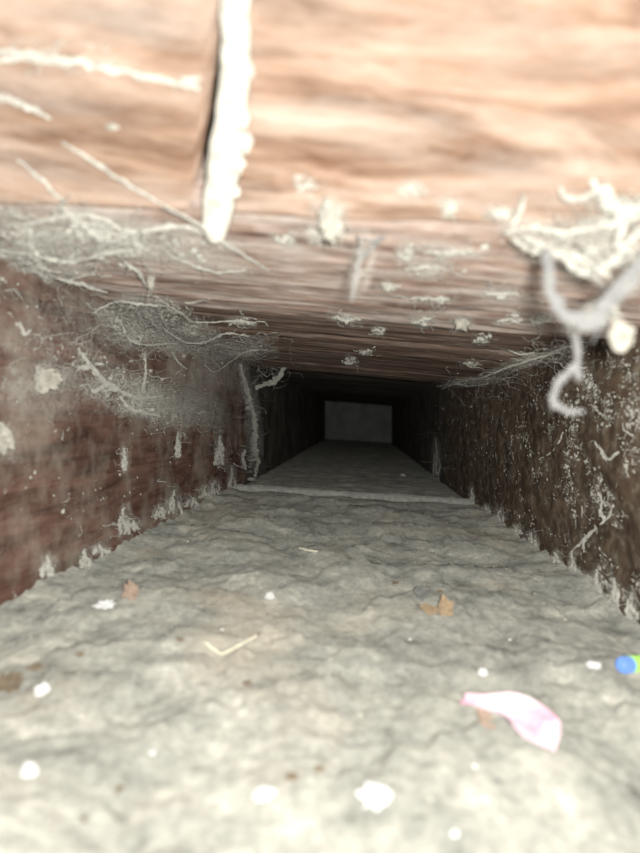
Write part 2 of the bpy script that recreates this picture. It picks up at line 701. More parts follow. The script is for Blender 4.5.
for i in range(5):
    y0a, y0b = (seam_y(X0) + .001, seam_y(X1) + .001) if i == 0 else (bs[i] + .0012 + .012, bs[i] + .0012 - .012)
    y1a, y1b = (bs[i + 1] + .012, bs[i + 1] - .012)
    a, b = ceil_near(X0) + dz[i], ceil_near(X1) + dz[i]
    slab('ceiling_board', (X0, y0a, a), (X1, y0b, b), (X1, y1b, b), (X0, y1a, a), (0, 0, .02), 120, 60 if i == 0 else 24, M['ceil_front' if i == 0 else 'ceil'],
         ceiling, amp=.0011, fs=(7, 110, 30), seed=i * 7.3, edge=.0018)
a, b = ceil_far(X0), ceil_far(X1)
for i, (ya, yb) in enumerate(((YS - .02, 1.30), (1.304, 1.9), (1.904, YEND + .02))):
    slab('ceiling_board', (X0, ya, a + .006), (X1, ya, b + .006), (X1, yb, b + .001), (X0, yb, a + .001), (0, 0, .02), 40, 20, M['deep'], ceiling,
         amp=.001, fs=(7, 40, 30), seed=30 + i)

# left wall: one long red-brown board, a gap, then the next one further in
wl = tag(empty('wall_left', (XL, .4, -.1)), 'reddish brown board wall with dust and cobweb', None, None, 'structure')
ZB, ZT = -0.125, 0.125
YG = 0.925
slab('wall_board', (XL, -.06, ZB), (XL, YG, ZB), (XL, YG, ZT), (XL, -.06, ZT), (-.02, 0, 0), 140, 50, M['left'], wl, amp=.0012, fs=(40, 12, 60), edge=.002)
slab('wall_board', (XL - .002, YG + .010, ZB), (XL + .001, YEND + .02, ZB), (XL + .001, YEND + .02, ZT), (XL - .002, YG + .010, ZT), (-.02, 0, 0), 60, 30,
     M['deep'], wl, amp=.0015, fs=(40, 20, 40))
slab('backing_board', (XL - .026, YG - .05, ZB), (XL - .026, YG + .06, ZB), (XL - .026, YG + .06, ZT), (XL - .026, YG - .05, ZT), (-.01, 0, 0), 2, 2, M['deep'], wl)
# right wall
wr = tag(empty('wall_right', (XR, .4, -.12)), 'dark brown board wall speckled with pale mould', None, None, 'structure')
ZB = -0.14
slab('wall_board', (XR, -.06, ZB), (XR, 1.10, ZB), (XR, 1.10, ZT), (XR, -.06, ZT), (.02, 0, 0), 220, 70, M['right'], wr, amp=.0022, fs=(50, 45, 60))
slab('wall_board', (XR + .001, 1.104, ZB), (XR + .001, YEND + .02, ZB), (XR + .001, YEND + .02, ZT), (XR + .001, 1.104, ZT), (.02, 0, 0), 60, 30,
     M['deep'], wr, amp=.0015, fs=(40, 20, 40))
# back wall
wb_ = slab('wall_back', (XL - .02, YEND, -.14), (XR + .02, YEND, -.14), (XR + .02, YEND, .13), (XL - .02, YEND, .13), (0, .02, 0), 20, 20, M['back'], None, amp=.001)
tag(wb_, 'pale grey board closing the far end of the duct', None, None, 'structure')


# ------------------------------------------------------------------ things: the strip on the lintel
def drip():
    # outline of the strip on the lintel face: (row, left, right) in picture rows, on the board
    rows = [(-150, 226, 250), (-70, 223, 253), (0, 220, 251), (30, 221, 250), (60, 221, 252), (80, 219, 251), (100, 217, 249), (125, 213, 246),
            (150, 208, 245), (175, 206, 240), (200, 202, 236), (222, 202, 231), (236, 206, 226), (242, 212, 219)]
    fine = []
    for (a, b) in zip(rows, rows[1:]):
        for k in range(4):
            t = k / 4
            fine.append(tuple(a[i] * (1 - t) + b[i] * t for i in range(3)))
    fine.append(rows[-1])
    N = 14
    vs, fc = [], []
    for j, (y, xl, xr) in enumerate(fine):
        w = 2.5 * noise.noise(Vector((j * .35, 2, 5)))
        A, B = on_lintel(xl + w * .6, y), on_lintel(xr + w, y)
        wid = (B - A).length
        for i in range(N + 1):
            u = i / N
            h = 0.38 * wid * math.sin(math.pi * u) ** 0.7
            p = A.lerp(B, u)
            h *= 1 + 0.5 * noise.noise(p * 160) + 0.25 * noise.noise(p * 400)
            vs.append(p + LN * (h + 0.0002))
        for i in range(1, N):
            u = i / N
            vs.append(B.lerp(A, u) + LN * 0.0001)
    W = 2 * N
    for j in range(len(fine) - 1):
        for i in range(W):
            a, b = j * W + i, j * W + (i + 1) % W
            fc.append((a, b, b + W, a + W))
    fc.append(tuple(range(W))[::-1])
    fc.append(tuple(range((len(fine) - 1) * W, len(fine) * W)))
    root = empty('plaster_drip', on_lintel(214, 236))
    tag(root, 'thick ragged white plaster drip running down the joint of the bright lintel', 'plaster')
    mesh_obj('drip_body', vs, fc, M['plaster'], root)
    g = G()
    for (x, y, r) in ((243, 118, .0016), (246, 140, .0019), (240, 165, .0015), (236, 190, .0012), (210, 165, .001), (250, 70, .0012)):
        g = G()
        g.lump(on_lintel(x, y, .0012), r, r * .8, r * 1.8, .5, 2, 8, 6)
        g.build('side_flake', M['plaster'], root)


drip()

# ------------------------------------------------------------------ things: small cocoons and plaster lumps stuck to boards
def cocoon(px, py, fn, label, rx, rz, ang=0.0, mat='cocoon', flat=0.7, name='cocoon', cat='cocoon', fuzz=10, group=None):
    c = fn(px, py, min(rx, rz) * 0.5)
    root = empty(name, fn(px, py, 0))
    tag(root, label, cat, group)
    g = G()
    bs_ = Matrix.Rotation(ang, 3, 'Y')
    g.lump(c, rx * .9, min(rx, rz) * flat, rz * .9, .5, 2.6, 22, 16, basis=bs_)
    g.build('shell', M[mat], root)
    g = G()
    for _ in range(fuzz):
        d = Vector((R.gauss(0, 1), R.gauss(0, .5), R.gauss(0, 1))).normalized()
        q = c + Vector((d.x * rx, d.y * min(rx, rz), d.z * rz)) * R.uniform(1.3, 2.0)
        g.tube(jitter([c + (q - c) * t for t in (.3, .6, .8, 1)], .0006), [.0002, .00016, .00012, .00006], 3)
    if fuzz:
        gauze(root, fn, px, py, rx * 2.0 * FPX / c.y, rz * 1.8 * FPX / c.y, 0, min(rx, rz) * .7, .002, .8, 10)
        g.build('loose_fiber', M['web'], root)
    return root


cocoon(330, 219, on_ceil, 'pale torn cocoon stuck on the lintel edge right of the plaster drip', .0036, .0062, -.15)
cocoon(151, 279, on_ceil, 'slim upright cream cocoon amid the grey cobweb mat', .0018, .0055, .05)
cocoon(43, 378, on_left, 'plump cream cocoon lying on the dusty red-brown wall', .010, .0062, .25, flat=.5)
cocoon(1, 440, on_left, 'half-seen white cocoon low on the red-brown wall', .006, .006, flat=.5)
cocoon(449, 207, on_top, 'tiny round cream cocoon on the lintel edge above the brown plank', .0021, .0030, .1)
cocoon(502, 213, on_ceil, 'small flat cream cocoon at the tip of the big hanging cobweb', .0034, .0018, -.1)
cocoon(388, 286, on_ceil, 'small cream fluff ball on the brown ceiling below the wisp', .0034, .0022, .3)
cocoon(462, 323, on_ceil, 'crumpled cream fluff ball near the back of the brown ceiling', .0045, .0042, .5)

# ------------------------------------------------------------------ things: cobwebs
def web(name_, label, loc, strands, tangles=(), films=(), group=None, cat='cobweb', name='cobweb'):
    root = empty(name, loc)
    tag(root, label, cat, group)
    for s in strands:
        fn, pts, rad = s[0], s[1], s[2]
        kw = s[3] if len(s) > 3 else {}
        P3 = [fn(*p) for p in pts]
        strand_part(root, P3, rad, **kw)
    for t in tangles:
        tangle(root, *t[0], **t[1])
    for f in films:
        gauze(root, *f)
    return root


# threads over the lintel
web('', 'long dusty thread slanting from the lintel across the plaster drip\'s foot', on_lintel(62, 142),
    [(on_top, [(62, 142, .001), (95, 163, .003), (130, 186, .004), (165, 206, .004)], .00055, dict(fuzz=6)),
     (on_ceil, [(165, 207, .004), (200, 226, .004), (238, 252, .003), (270, 271, .0006)], .0006, dict(fuzz=8))], name='dusty_thread')
web('', 'short pale thread on the lintel above the grey cobweb mat', on_lintel(20, 165),
    [(on_lintel, [(18, 160, .0008), (40, 178, .002), (66, 204, .001)], .0006, dict(fuzz=6))], name='dusty_thread')
web('', 'broad pale smear of cobweb high on the lintel board', on_lintel(0, 48),
    [(on_lintel, [(-15, 52, .0006), (20, 52, .0008), (60, 60, .001), (100, 66, .0008), (150, 78, .0006), (200, 88, .0004)], .0010, dict(lumps=.5, fuzz=20)),
     (on_lintel, [(-10, 62, .0006), (30, 58, .0008), (70, 66, .0006)], .0008, dict(fuzz=14))],
    [((on_lintel, [(20, 54, 0.1), (60, 60, .1), (100, 66, .1)], 40, (25, 4), .00014), dict(stepl=7))], name='cobweb')
web('', 'short thick pale web strand below the smear on the lintel board', on_lintel(0, 100),
    [(on_lintel, [(-12, 94, .0006), (18, 103, .001), (50, 117, .0006)], .0009, dict(lumps=.5, fuzz=16))], name='cobweb')
cocoon(190, 80, on_lintel, 'flat white plaster spot on the lintel left of the drip', .0026, .0009, 0, 'plaster', name='plaster_spot', cat='plaster', fuzz=0)
cocoon(112, 127, on_lintel, 'faint pale plaster spot on the lintel below the web smear', .0022, .0008, .1, 'cocoon', name='plaster_spot', cat='plaster', fuzz=0)

# the grey mat at the left end of the ceiling
web('', 'wide grey cobweb mat matted under the lintel over the red-brown wall', on_ceil(90, 240),
    [(on_ceil, [(0, 226, .003), (40, 222, .004), (85, 214, .004), (130, 232, .005), (180, 226, .004), (215, 240, .002)], .0008, dict(fuzz=30)),
     (on_ceil, [(60, 206, .003), (82, 224, .004), (100, 238, .004), (130, 244, .003)], .0011, dict(fuzz=30)),
     (on_ceil, [(0, 250, .003), (35, 256, .005), (70, 262, .004), (110, 252, .004), (150, 248, .002)], .0010, dict(fuzz=30)),
     (on_ceil, [(30, 262, .003), (45, 280, .005), (42, 296, .006), (52, 306, .005), (46, 292, .005)], .0009, dict(fuzz=20)),
     (on_ceil, [(55, 278, .003), (80, 284, .004), (108, 293, .002)], .0010, dict(fuzz=16)),
     (on_ceil, [(118, 264, .002), (136, 270, .004), (148, 288, .002)], .0008, dict(fuzz=16)),
     (on_ceil, [(160, 250, .002), (185, 262, .003), (215, 272, .003), (245, 270, .001)], .0005, dict(fuzz=12)),
     (on_ceil, [(30, 230, .003), (34, 250, .005), (40, 270, .005)], .0013, dict(fuzz=20, lumps=.6))],
    [((on_ceil, [(20, 225), (60, 230), (100, 235), (140, 240), (180, 245), (10, 255), (45, 258), (80, 262), (30, 285)], 520, (24, 9), .00014),
      dict(off=(.0004, .005), clumps=110, crad=.0009, stepl=8)),
     ((on_ceil, [(40, 262), (95, 225), (70, 240), (25, 240), (120, 246), (10, 265)], 120, (14, 6), .0003), dict(off=(.001, .006), clumps=60, crad=.0014, stepl=6))],
    [(on_ceil, 60, 232, 95, 26, .05, .002, .004), (on_ceil, 150, 240, 100, 26, .12, .002, .004), (on_ceil, 40, 262, 70, 24, .1, .003, .004),
     (on_ceil, 210, 262, 70, 16, .25, .001, .003, .7), (on_ceil, 30, 285, 45, 18, .3, .004, .004, .7)])

# corner web between ceiling boards and red wall
def corner_l(px, py, off=0.0):
    a, b = on_left(px, py, off), on_ceil(px, py, off)
    return a if a.y < b.y else b


web('', 'lacy grey cobweb slung in the corner of red-brown wall and ceiling', corner_l(160, 330),
    [(corner_l, [(92, 314, .004), (115, 302, .008), (140, 304, .010), (165, 306, .008)], 0.00068, dict(fuzz=20)),
     (corner_l, [(165, 330, .008), (185, 342, .010), (205, 342, .008), (225, 334, .006), (250, 336, .003)], 0.00099, dict(fuzz=34)),
     (corner_l, [(160, 300, .006), (182, 314, .008), (196, 322, .004), (240, 321, .002), (256, 323, .001)], 0.00062, dict(fuzz=20)),
     (corner_l, [(120, 320, .008), (130, 340, .012), (150, 345, .012), (180, 343, .010)], 0.00062, dict(fuzz=26)),
     (corner_l, [(205, 365, .010), (214, 372, .012), (225, 366, .010), (245, 352, .006), (268, 350, .003)], 0.00062, dict(fuzz=20)),
     (corner_l, [(218, 344, .006), (212, 358, .008), (222, 370, .008)], 0.00037, dict(fuzz=14)),
     (corner_l, [(172, 352, .004), (178, 362, .006), (188, 370, .004)], 0.00081, dict(fuzz=14))],
    [((corner_l, [(125, 312), (145, 318), (160, 325), (140, 335), (175, 335), (195, 340)], 760, (16, 9), .00016),
      dict(off=(.002, .012), clumps=160, crad=.0009, stepl=5)),
     ((corner_l, [(225, 352), (240, 350), (255, 349), (215, 358)], 300, (12, 6), .00014), dict(off=(.002, .010), clumps=25, crad=.0007, stepl=5))],
    [(corner_l, 145, 325, 60, 32, .3, .004, .006), (corner_l, 185, 338, 50, 22, .2, .004, .008), (corner_l, 235, 352, 45, 18, -.1, .003, .01, .8), (corner_l, 215, 375, 40, 22, .3, .003, .008, .5)])

web('', 'loose cobweb trailing down the red-brown wall beside the plump cocoon', on_left(120, 380),
    [(on_left, [(78, 348, .002), (88, 362, .003), (102, 378, .003), (122, 392, .004), (140, 398, .003), (165, 396, .003)], .0014, dict(fuzz=40, lumps=.6)),
     (on_left, [(95, 392, .002), (108, 384, .003), (120, 390, .002)], .0014, dict(fuzz=20)),
     (on_left, [(145, 352, .002), (146, 372, .004), (142, 390, .003)], .0010, dict(fuzz=20)),
     (on_left, [(20, 322, .001), (24, 334, .002), (30, 330, .001)], .0008, dict(fuzz=10)),
     (on_left, [(120, 398, .003), (135, 410, .004), (162, 416, .003)], .0016, dict(fuzz=30))],
    [((on_left, [(110, 385), (125, 395), (150, 398), (90, 365), (170, 392), (135, 375)], 240, (16, 9), .00018), dict(off=(.0005, .004), clumps=110, crad=.001, stepl=6)),
     ((on_left, [(60, 330), (80, 320), (110, 345), (40, 350), (150, 355)], 60, (22, 12), .00012), dict(off=(.0003, .003), stepl=8))],
    [(on_left, 130, 395, 60, 26, .2, .001, .004), (on_left, 70, 340, 90, 50, .2, .001, .002, .45), (on_left, 165, 410, 50, 24, .1, .001, .004, .8), (on_left, 40, 395, 80, 26, 0, .001, .001, .55),
     (on_left, 190, 385, 55, 30, .1, .002, .004, .4)])

# fan-shaped fine web on the wall
def fan():
    root = empty('cobweb', on_left(190, 410))
    tag(root, 'fine ribbed fan of cobweb spread on the wall before the dark gap', 'cobweb')
    for k in range(17):
        t = k / 16
        pts = []
        for i in range(9):
            u = i / 8
            x = 150 + 84 * u
            y = 384 + 40 * t + (26 - 10 * t) * math.sin(u * 1.7) * u * 0.9 - 6 * math.sin(math.pi * u)
            pts.append(on_left(x, y, .003 + .004 * math.sin(math.pi * u)))
        g = G()
        g.tube(jitter(pts, .0012, 120), [.00016 * R.uniform(.6, 1.4) for _ in pts], 3)
        g.build('rib_thread', M['web'], root)
    tangle(root, on_left, [(165, 405), (185, 415), (205, 420)], 110, (16, 9), .00015, off=(.001, .006), stepl=5, clumps=30, crad=.0009)
    gauze(root, on_left, 190, 410, 50, 26, .15, .002, .004, .8)


fan()

# rope of web in the gap, hook of web over it
web('', 'ropy cobweb hanging down the dark gap in the wall', on_left(255, 470),
    [(on_left, [(240, 364, .004), (245, 380, .006), (249, 396, .008), (250, 404, .008)], .0030, dict(fuzz=10)),
     (on_left, [(249, 396, .007), (254, 416, .009), (256, 432, .009), (255, 448, .008), (258, 462, .006), (255, 476, .004)], .0036, dict(fuzz=14, lumps=.7)),
     (on_left, [(246, 470, .004), (243, 458, .005), (245, 450, .004)], .0024, dict(fuzz=20))],
    [((on_left, [(252, 410), (255, 430), (256, 450), (250, 470), (247, 395)], 60, (2, 8), .0004), dict(off=(.002, .012), stepl=4, clumps=40, crad=.0018))],
    [(on_left, 254, 435, 10, 48, 0, .004, .006), (on_left, 247, 390, 9, 34, -.2, .004, .006)])
web('', 'bright hooked strand of web jutting from the ceiling corner by the gap', on_ceil(284, 366),
    [(lambda x, y, o: P(x, y, .86 + o), [(256, 388, .02), (266, 384, .01), (273, 382, 0), (279, 376, 0), (285, 366, .01)], .0036, dict(fuzz=26, lumps=.4))],
    [((lambda x, y, o: P(x, y, .87 + o), [(268, 376), (262, 380), (276, 374), (270, 368)], 60, (6, 5), .0002), dict(off=(0, .03), stepl=5))])

# big web on the right, hanging near the lens
def near(d0):
    return lambda x, y, o=0.0: P(x, y, d0 - o)


web('', 'big pale cobweb mass draped from the lintel over the dark speckled wall', on_ceil(600, 232),
    [(near(.182), [(520, 236, .0), (545, 246, .003), (575, 256, .006), (595, 268, .009), (612, 262, .010), (630, 240, .012), (650, 232, .012)], 0.00098, dict(fuzz=40, lumps=.5)),
     (near(.180), [(505, 232, .0), (530, 228, .003), (560, 232, .006), (590, 228, .008), (620, 222, .010), (650, 215, .012)], 0.00077, dict(fuzz=40)),
     (near(.172), [(592, 182, .0), (604, 194, .001), (612, 206, .003), (625, 212, .005), (650, 206, .006)], 0.00168, dict(fuzz=40, lumps=.5)),
     (near(.172), [(606, 196, .0), (616, 212, .002), (622, 226, .004), (616, 248, .006)], 0.00112, dict(fuzz=30, lumps=.4)),
     (near(.176), [(560, 186, .0), (565, 198, .002), (578, 200, .004), (592, 194, .003), (600, 190, .001)], 0.00070, dict(fuzz=14)),
     (near(.182), [(512, 238, .0), (530, 250, .003), (556, 252, .004), (570, 262, .004), (590, 276, .005), (602, 282, .006)], 0.00091, dict(fuzz=30, lumps=.5)),
     (near(.178), [(524, 196, .0), (520, 212, .003), (512, 226, .002)], 0.00063, dict(fuzz=10))],
    [((near(.180), [(545, 240), (570, 240), (595, 240), (615, 238), (632, 232), (600, 255), (630, 215)], 230, (16, 10), .00013), dict(off=(-.002, .010), stepl=7, clumps=40, crad=.0007)),
     ((near(.176), [(620, 205), (635, 210), (612, 255), (592, 262)], 70, (11, 7), .00028), dict(off=(-.002, .008), stepl=6, clumps=20, crad=.0009))],
    [(near(.181), 575, 240, 80, 26, -.05, .002, .006, .3), (near(.176), 620, 225, 60, 40, -.4, .002, .006, .3), (near(.178), 600, 262, 60, 24, -.2, .003, .006, .3), (near(.181), 535, 232, 60, 16, .2, .001, .004, .7)])
web('', 'soft curved white web strand looping in front of the dark wall', on_ceil(640, 262),
    [(near(.160), [(655, 246, .0), (640, 264, .002), (624, 282, .004), (608, 300, .005), (590, 316, .006), (572, 318, .006), (558, 308, .005), (551, 290, .004), (549, 272, .003), (546, 254, -.004)], .0013, dict(lumps=.25, fuzz=8, mat=M['silk'], taper=False)),
     (near(.160), [(612, 300, .006), (596, 322, .006), (578, 328, .006)], .0014, dict(lumps=.3, fuzz=10, mat=M['silk'])),
     (near(.160), [(650, 258, .0), (630, 284, .003), (612, 302, .005)], .0013, dict(lumps=.3, fuzz=8, mat=M['silk']))],
    [((near(.160), [(585, 322), (600, 312), (620, 290)], 40, (10, 8), .00016), dict(off=(-.004, .006), stepl=7, mat=M['silk']))],
    [(near(.160), 590, 318, 34, 16, -.4, .002, .006, .6), (near(.160), 622, 290, 40, 14, -.8, .001, .004, .6)])
web('', 'thin grey web loop dangling over the dark speckled wall', near(.165)(576, 330),
    [(near(.165), [(576, 328, .0), (577, 346, .002), (576, 364, .003), (566, 374, .004), (557, 388, .004), (555, 402, .004), (564, 409, .004), (582, 412, .003)], .0009, dict(lumps=.3, fuzz=6, mat=M['silk'])),
     (near(.165), [(574, 362, .003), (580, 372, .003), (578, 378, .003)], .0008, dict(lumps=.3, mat=M['silk']))])
r_ = empty('cocoon', near(.165)(613, 288))
tag(r_, 'cream teardrop cocoon hanging on a stalk below the big cobweb', 'cocoon')
strand_part(r_, [near(.165)(612, 296), near(.165)(613, 312), near(.165)(618, 326)], .0013, name='stalk', mat=M['cocoon'])
g = G()
g.lump(near(.165)(622, 336), .0031, .003, .0040, .18, 1.6, 20, 14)
g.build('shell', M['cocoon'], r_)

# wispy veil under the lintel
web('', 'faint translucent wisp of web hanging from the lintel edge', on_ceil(362, 236),
    [(near(.195), [(384, 236, -.02), (374, 246, -.01), (362, 256, 0), (356, 274, 0), (353, 300, 0)], .0006, dict(mat=M['silk'], lumps=.2)),
     (near(.195), [(358, 236, -.02), (360, 250, -.006), (357, 270, 0), (352, 300, 0)], .0005, dict(mat=M['silk'], lumps=.2)),
     (near(.195), [(358, 238, -.02), (372, 240, -.016), (386, 238, -.02)], .0004, dict(mat=M['silk'], lumps=.2))], (),
    [(near(.195), 362, 262, 16, 40, .15, .0, .004, .6)])

# corner web between ceiling and dark wall
def corner_r(px, py, off=0.0):
    a, b = on_right(px, py, off), on_ceil(px, py, off)
    return a if a.y < b.y else b


web('', 'wiry thin cobweb along the corner of ceiling and dark wall', corner_r(520, 365),
    [(corner_r, [(452, 383, .003), (480, 378, .006), (505, 368, .008), (530, 360, .008), (560, 352, .004)], .0009, dict(fuzz=30)),
     (corner_r, [(508, 350, .003), (522, 355, .006), (534, 352, .004)], .0006, dict(fuzz=14)),
     (corner_r, [(440, 390, .003), (455, 384, .004), (470, 386, .004), (488, 384, .006)], .0009, dict(fuzz=18)),
     (corner_r, [(535, 366, .004), (545, 356, .006), (566, 346, .003)], .0006, dict(fuzz=18))],
    [((corner_r, [(480, 378, 0), (510, 366, -.3), (535, 358, -.3), (555, 354, -.3), (460, 384, 0)], 130, (14, 5), .00018), dict(off=(.001, .009), stepl=7, clumps=24, crad=.0007))],
    [(corner_r, 525, 362, 50, 9, -.3, .002, .008, .8), (corner_r, 470, 382, 34, 6, -.1, .002, .006, .8)])

# small scraps on the brown ceiling boards
scr = [(320, 235, 20, 6, 0), (425, 268, 26, 9, 1), (500, 293, 22, 5, 2), (448, 250, 30, 6, 3), (430, 300, 24, 4, 4), (345, 318, 16, 5, 5), (378, 331, 7, 4, 6),
       (351, 361, 6, 5, 7), (510, 320, 16, 4, 8), (480, 340, 8, 3, 9), (240, 322, 14, 4, 10), (305, 185, 12, 8, 11), (410, 190, 14, 8, 12), (540, 320, 12, 5, 13),
       (405, 253, 10, 12, 14), (284, 240, 14, 5, 15), (366, 352, 5, 3, 16), (420, 320, 12, 6, 17), (470, 364, 9, 3, 18)]
for (x, y, w, h, i) in scr:
    root = empty('cobweb_scrap', on_top(x, y, 0))
    if y < 205 + 27 * x / 640:
        lb, gp = 'small pale cobweb scrap stuck low on the bright lintel face', 'cobweb scraps on the lintel'
    elif y < 318:
        lb, gp = 'ragged cobweb scrap clinging to the wide brown front ceiling board', 'cobweb scraps on the front ceiling board'
    else:
        lb, gp = 'tiny cobweb scrap clinging to the narrow darker rear ceiling boards', 'cobweb scraps on the rear ceiling boards'
    tag(root, lb, 'cobweb', gp)
    d = on_top(x, y).y
    pts = [on_top(x + (t - .5) * 2 * w * .8, y + R.uniform(-h, h) * .6, .0012 + .001 * R.random()) for t in (0, .25, .5, .75, 1)]
    strand_part(root, pts, .0011 * d * 1.6, fuzz=12, lumps=.8, jit=.0012)
    tangle(root, on_top, [(x, y), (x + w * .4, y)], 16, (w * .5, h * .5), .00050 * d * 1.3, off=(.0003, .002), stepl=max(2.0, w * .22), clumps=7, crad=.0032 * d)
    gauze(root, on_top, x, y, w * 1.3, h * 1.6, R.uniform(-.2, .2), .0006, .002, 1.0, 10)

# dust tufts climbing the walls
def tuft(px, py, fn, h, w, n, label, group, rad=.0007):
    root = empty('dust_tuft', fn(px, py, 0))
    tag(root, label, 'dust tuft', group)
    for k in range(3):
        x0 = px + (k - 1) * w * .5
        top = h * (1.0 if k == 1 else R.uniform(.45, .8))
        strand_part(root, [fn(x0 + R.gauss(0, w * .1) - (x0 - px) * t * .5, py + 2 - top * t, .0006 + .002 * (1 - t)) for t in (0, .3, .6, 1)],
                    rad * 1.1, name='fluff', lumps=.8, fuzz=16, jit=.0012)
    gauze(root, fn, px, py - h * .4, max(w * .9, 4), h * .8, R.uniform(-.15, .15), .0008, .002, 1.0, 12)
    tangle(root, fn, [(px, py - h * .3), (px, py - h * .7), (px, py)], n, (w * .5, h * .2), rad * .22, off=(.0005, .004), stepl=max(2.5, h * .14), walk=5)
    return root


GL = 'dust tufts on the red-brown wall'
tl = 'fluffy grey dust tuft climbing the foot of the red-brown wall'
for a in ((175, 512, 24, 12, 26), (124, 532, 26, 9, 24), (133, 528, 10, 14, 10), (85, 565, 18, 8, 14), (48, 574, 20, 12, 14), (192, 505, 10, 10, 10), (215, 494, 16, 8, 14),
          (232, 486, 20, 7, 16), (205, 496, 12, 12, 12), (100, 552, 10, 14, 10), (160, 516, 12, 12, 10)):
    tuft(a[0], a[1], on_left, a[2], a[3], a[4], tl, GL, .0010)
tuft(219, 462, on_left, 28, 7, 26, 'upright pale dust patch stuck midway up the wall near the gap', None, .0026)
tuft(124, 468, on_left, 22, 3, 12, 'slim faint dust streak midway up the red-brown wall', None, .0009)
tuft(178, 455, on_left, 26, 3, 10, 'slim dust streak below the ribbed fan of cobweb', None, .0012)
GR = 'dust tufts on the dark wall'
tl = 'ragged pale dust tuft along the foot of the dark wall'
for a in ((436, 478, 42, 7, 22), (472, 500, 14, 4, 10), (500, 520, 12, 7, 10), (532, 545, 14, 9, 12), (556, 563, 12, 8, 12), (572, 574, 24, 7, 14), (597, 594, 26, 8, 16), (615, 606, 30, 7, 16),
          (632, 616, 26, 9, 14), (516, 532, 8, 10, 8), (486, 511, 8, 8, 8), (583, 583, 12, 12, 12)):
    tuft(a[0], a[1], on_right, a[2], a[3], a[4], tl, GR, .0009)

# pale mould flecks on the dark wall and dust flecks on the red wall: beyond counting
def flecks(name, fn, n, region, label, rmin, rmax, dens):
    g = G()
    made = 0
    while made < n:
        x, y = R.uniform(region[0], region[2]), R.uniform(region[1], region[3])
        p = fn(x, y, 0)
        if not (floor_z(p.x, p.y) < p.z < ceil_near(p.x)) or p.y > 1.25:
            continue
        if noise.noise(Vector((p.y * 28, p.z * 34, 3.0))) + dens(x, y) < R.uniform(-.25, .5):
            continue
        made += 1
        r = R.uniform(rmin, rmax) * math.exp(R.gauss(0, .45))
        if R.random() < .3:
            q = [p]
            for k in range(3):
                q.append(q[-1] + Vector((R.gauss(0, .0006), R.gauss(0, .004), R.gauss(0, .0022))))
            g.tube(q, [r * .35, r * .45, r * .3, r * .15], 3)
        else:
            g.lump(p, r * .6, r * R.uniform(1.2, 3.2), r * R.uniform(.7, 1.4), .5, 2, 5, 4)
    o = g.build(name, M['web'])
    tag(o, label, 'mould', None, 'stuff')


flecks('mould_flecks', on_right, 9500, (430, 240, 820, 760), 'countless pale mould flecks crusting the dark speckled wall', .0002, .00055,
       lambda x, y: .28 * math.exp(-((x - 610) / 70) ** 2 - ((y - 415) / 35) ** 2) + .12 * math.exp(-((x - 436) / 10) ** 2) - .05)
flecks('dust_flecks', on_left, 1000, (-180, 180, 243, 700), 'countless dust specks clinging to the red-brown wall', .0002, .0006,
       lambda x, y: -.05 + .2 * math.exp(-((y - 405) / 30) ** 2))
web('', 'branching white mould vein creeping over the dark wall', on_right(605, 520),
    [(on_right, [(598, 492, .0006), (602, 502, .0008), (600, 514, .0008), (604, 520, .0008), (590, 534, .0006), (578, 546, .0006), (568, 556, .0006), (570, 566, .0005)], .0009, dict(fuzz=12)),
     (on_right, [(604, 520, .0008), (610, 516, .0006), (612, 506, .0005)], .0008, dict(fuzz=6)),
     (on_right, [(590, 534, .0006), (584, 540, .0006), (584, 552, .0004)], .0006, dict(fuzz=5))], cat='mould', name='mould_vein')
web('', 'short white mould streak below the crusted patch on the dark wall', on_right(612, 455),
    [(on_right, [(594, 440, .0006), (602, 452, .0008), (608, 460, .0010), (618, 452, .0008)], .0011, dict(fuzz=12))], cat='mould', name='mould_vein')
web('', 'thin forked mould thread high on the dark wall', on_right(560, 440),
    [(on_right, [(563, 432, .0006), (558, 444, .0006), (552, 452, .0005), (538, 460, .0004)], .0006, dict(fuzz=8))], cat='mould', name='mould_vein')

# ------------------------------------------------------------------ things on the floor
def petal():
    # spine of the petal and its half-widths, in picture points on the floor
    sp = [(463, 708, 4), (476, 710, 5), (490, 712, 7), (503, 715, 11), (515, 720, 16), (526, 727, 20), (536, 735, 21), (545, 743, 19), (551, 749, 14), (555, 754, 6)]
    N = 10
    vs, fc = [], []
    path = []
    for i, (x, y, w) in enumerate(sp):
        a = sp[max(i - 1, 0)]
        b = sp[min(i + 1, len(sp) - 1)]
        d = Vector((b[0] - a[0], b[1] - a[1], 0)).normalized()
        nx, ny = -d.y, d.x
        for k in range(N + 1):
            u = k / N * 2 - 1
            p = on_floor(x + nx * w * u, y + ny * w * u * .9)
            cup = .0034 * u * u + .0008 * math.sin(i * 1.3 + u * 3)
            fold = .0020 * max(0, 1 - abs(u + .45) * 4) * min(1, i / 3)
            mid = floor_z(p.x, p.y)
            vs.append(Vector((p.x, p.y, mid + .0014 + cup + fold)))
    n1 = len(vs)
    for i in range(len(sp) - 1):
        for k in range(N):
            a = i * (N + 1) + k
            fc.append((a, a + 1, a + N + 2, a + N + 1))
    root = empty('flower_petal', on_floor(510, 730))
    tag(root, 'curled pale pink flower petal lying on the grey dust', 'petal')
    o = mesh_obj('petal_blade', vs, fc, M['petal'], root)
    sm = o.modifiers.new('thick', 'SOLIDIFY')
    sm.thickness = .0004
    sb = o.modifiers.new('sub', 'SUBSURF')
    sb.levels = sb.render_levels = 1
    g = G()
    q = [on_floor(461, 709, .0024), on_floor(466, 709, .0024), on_floor(474, 709, .0022)]
    g.tube(q, [.0008, .0009, .0006], 6)
    g.build('petal_base', M['petal'], root)


petal()


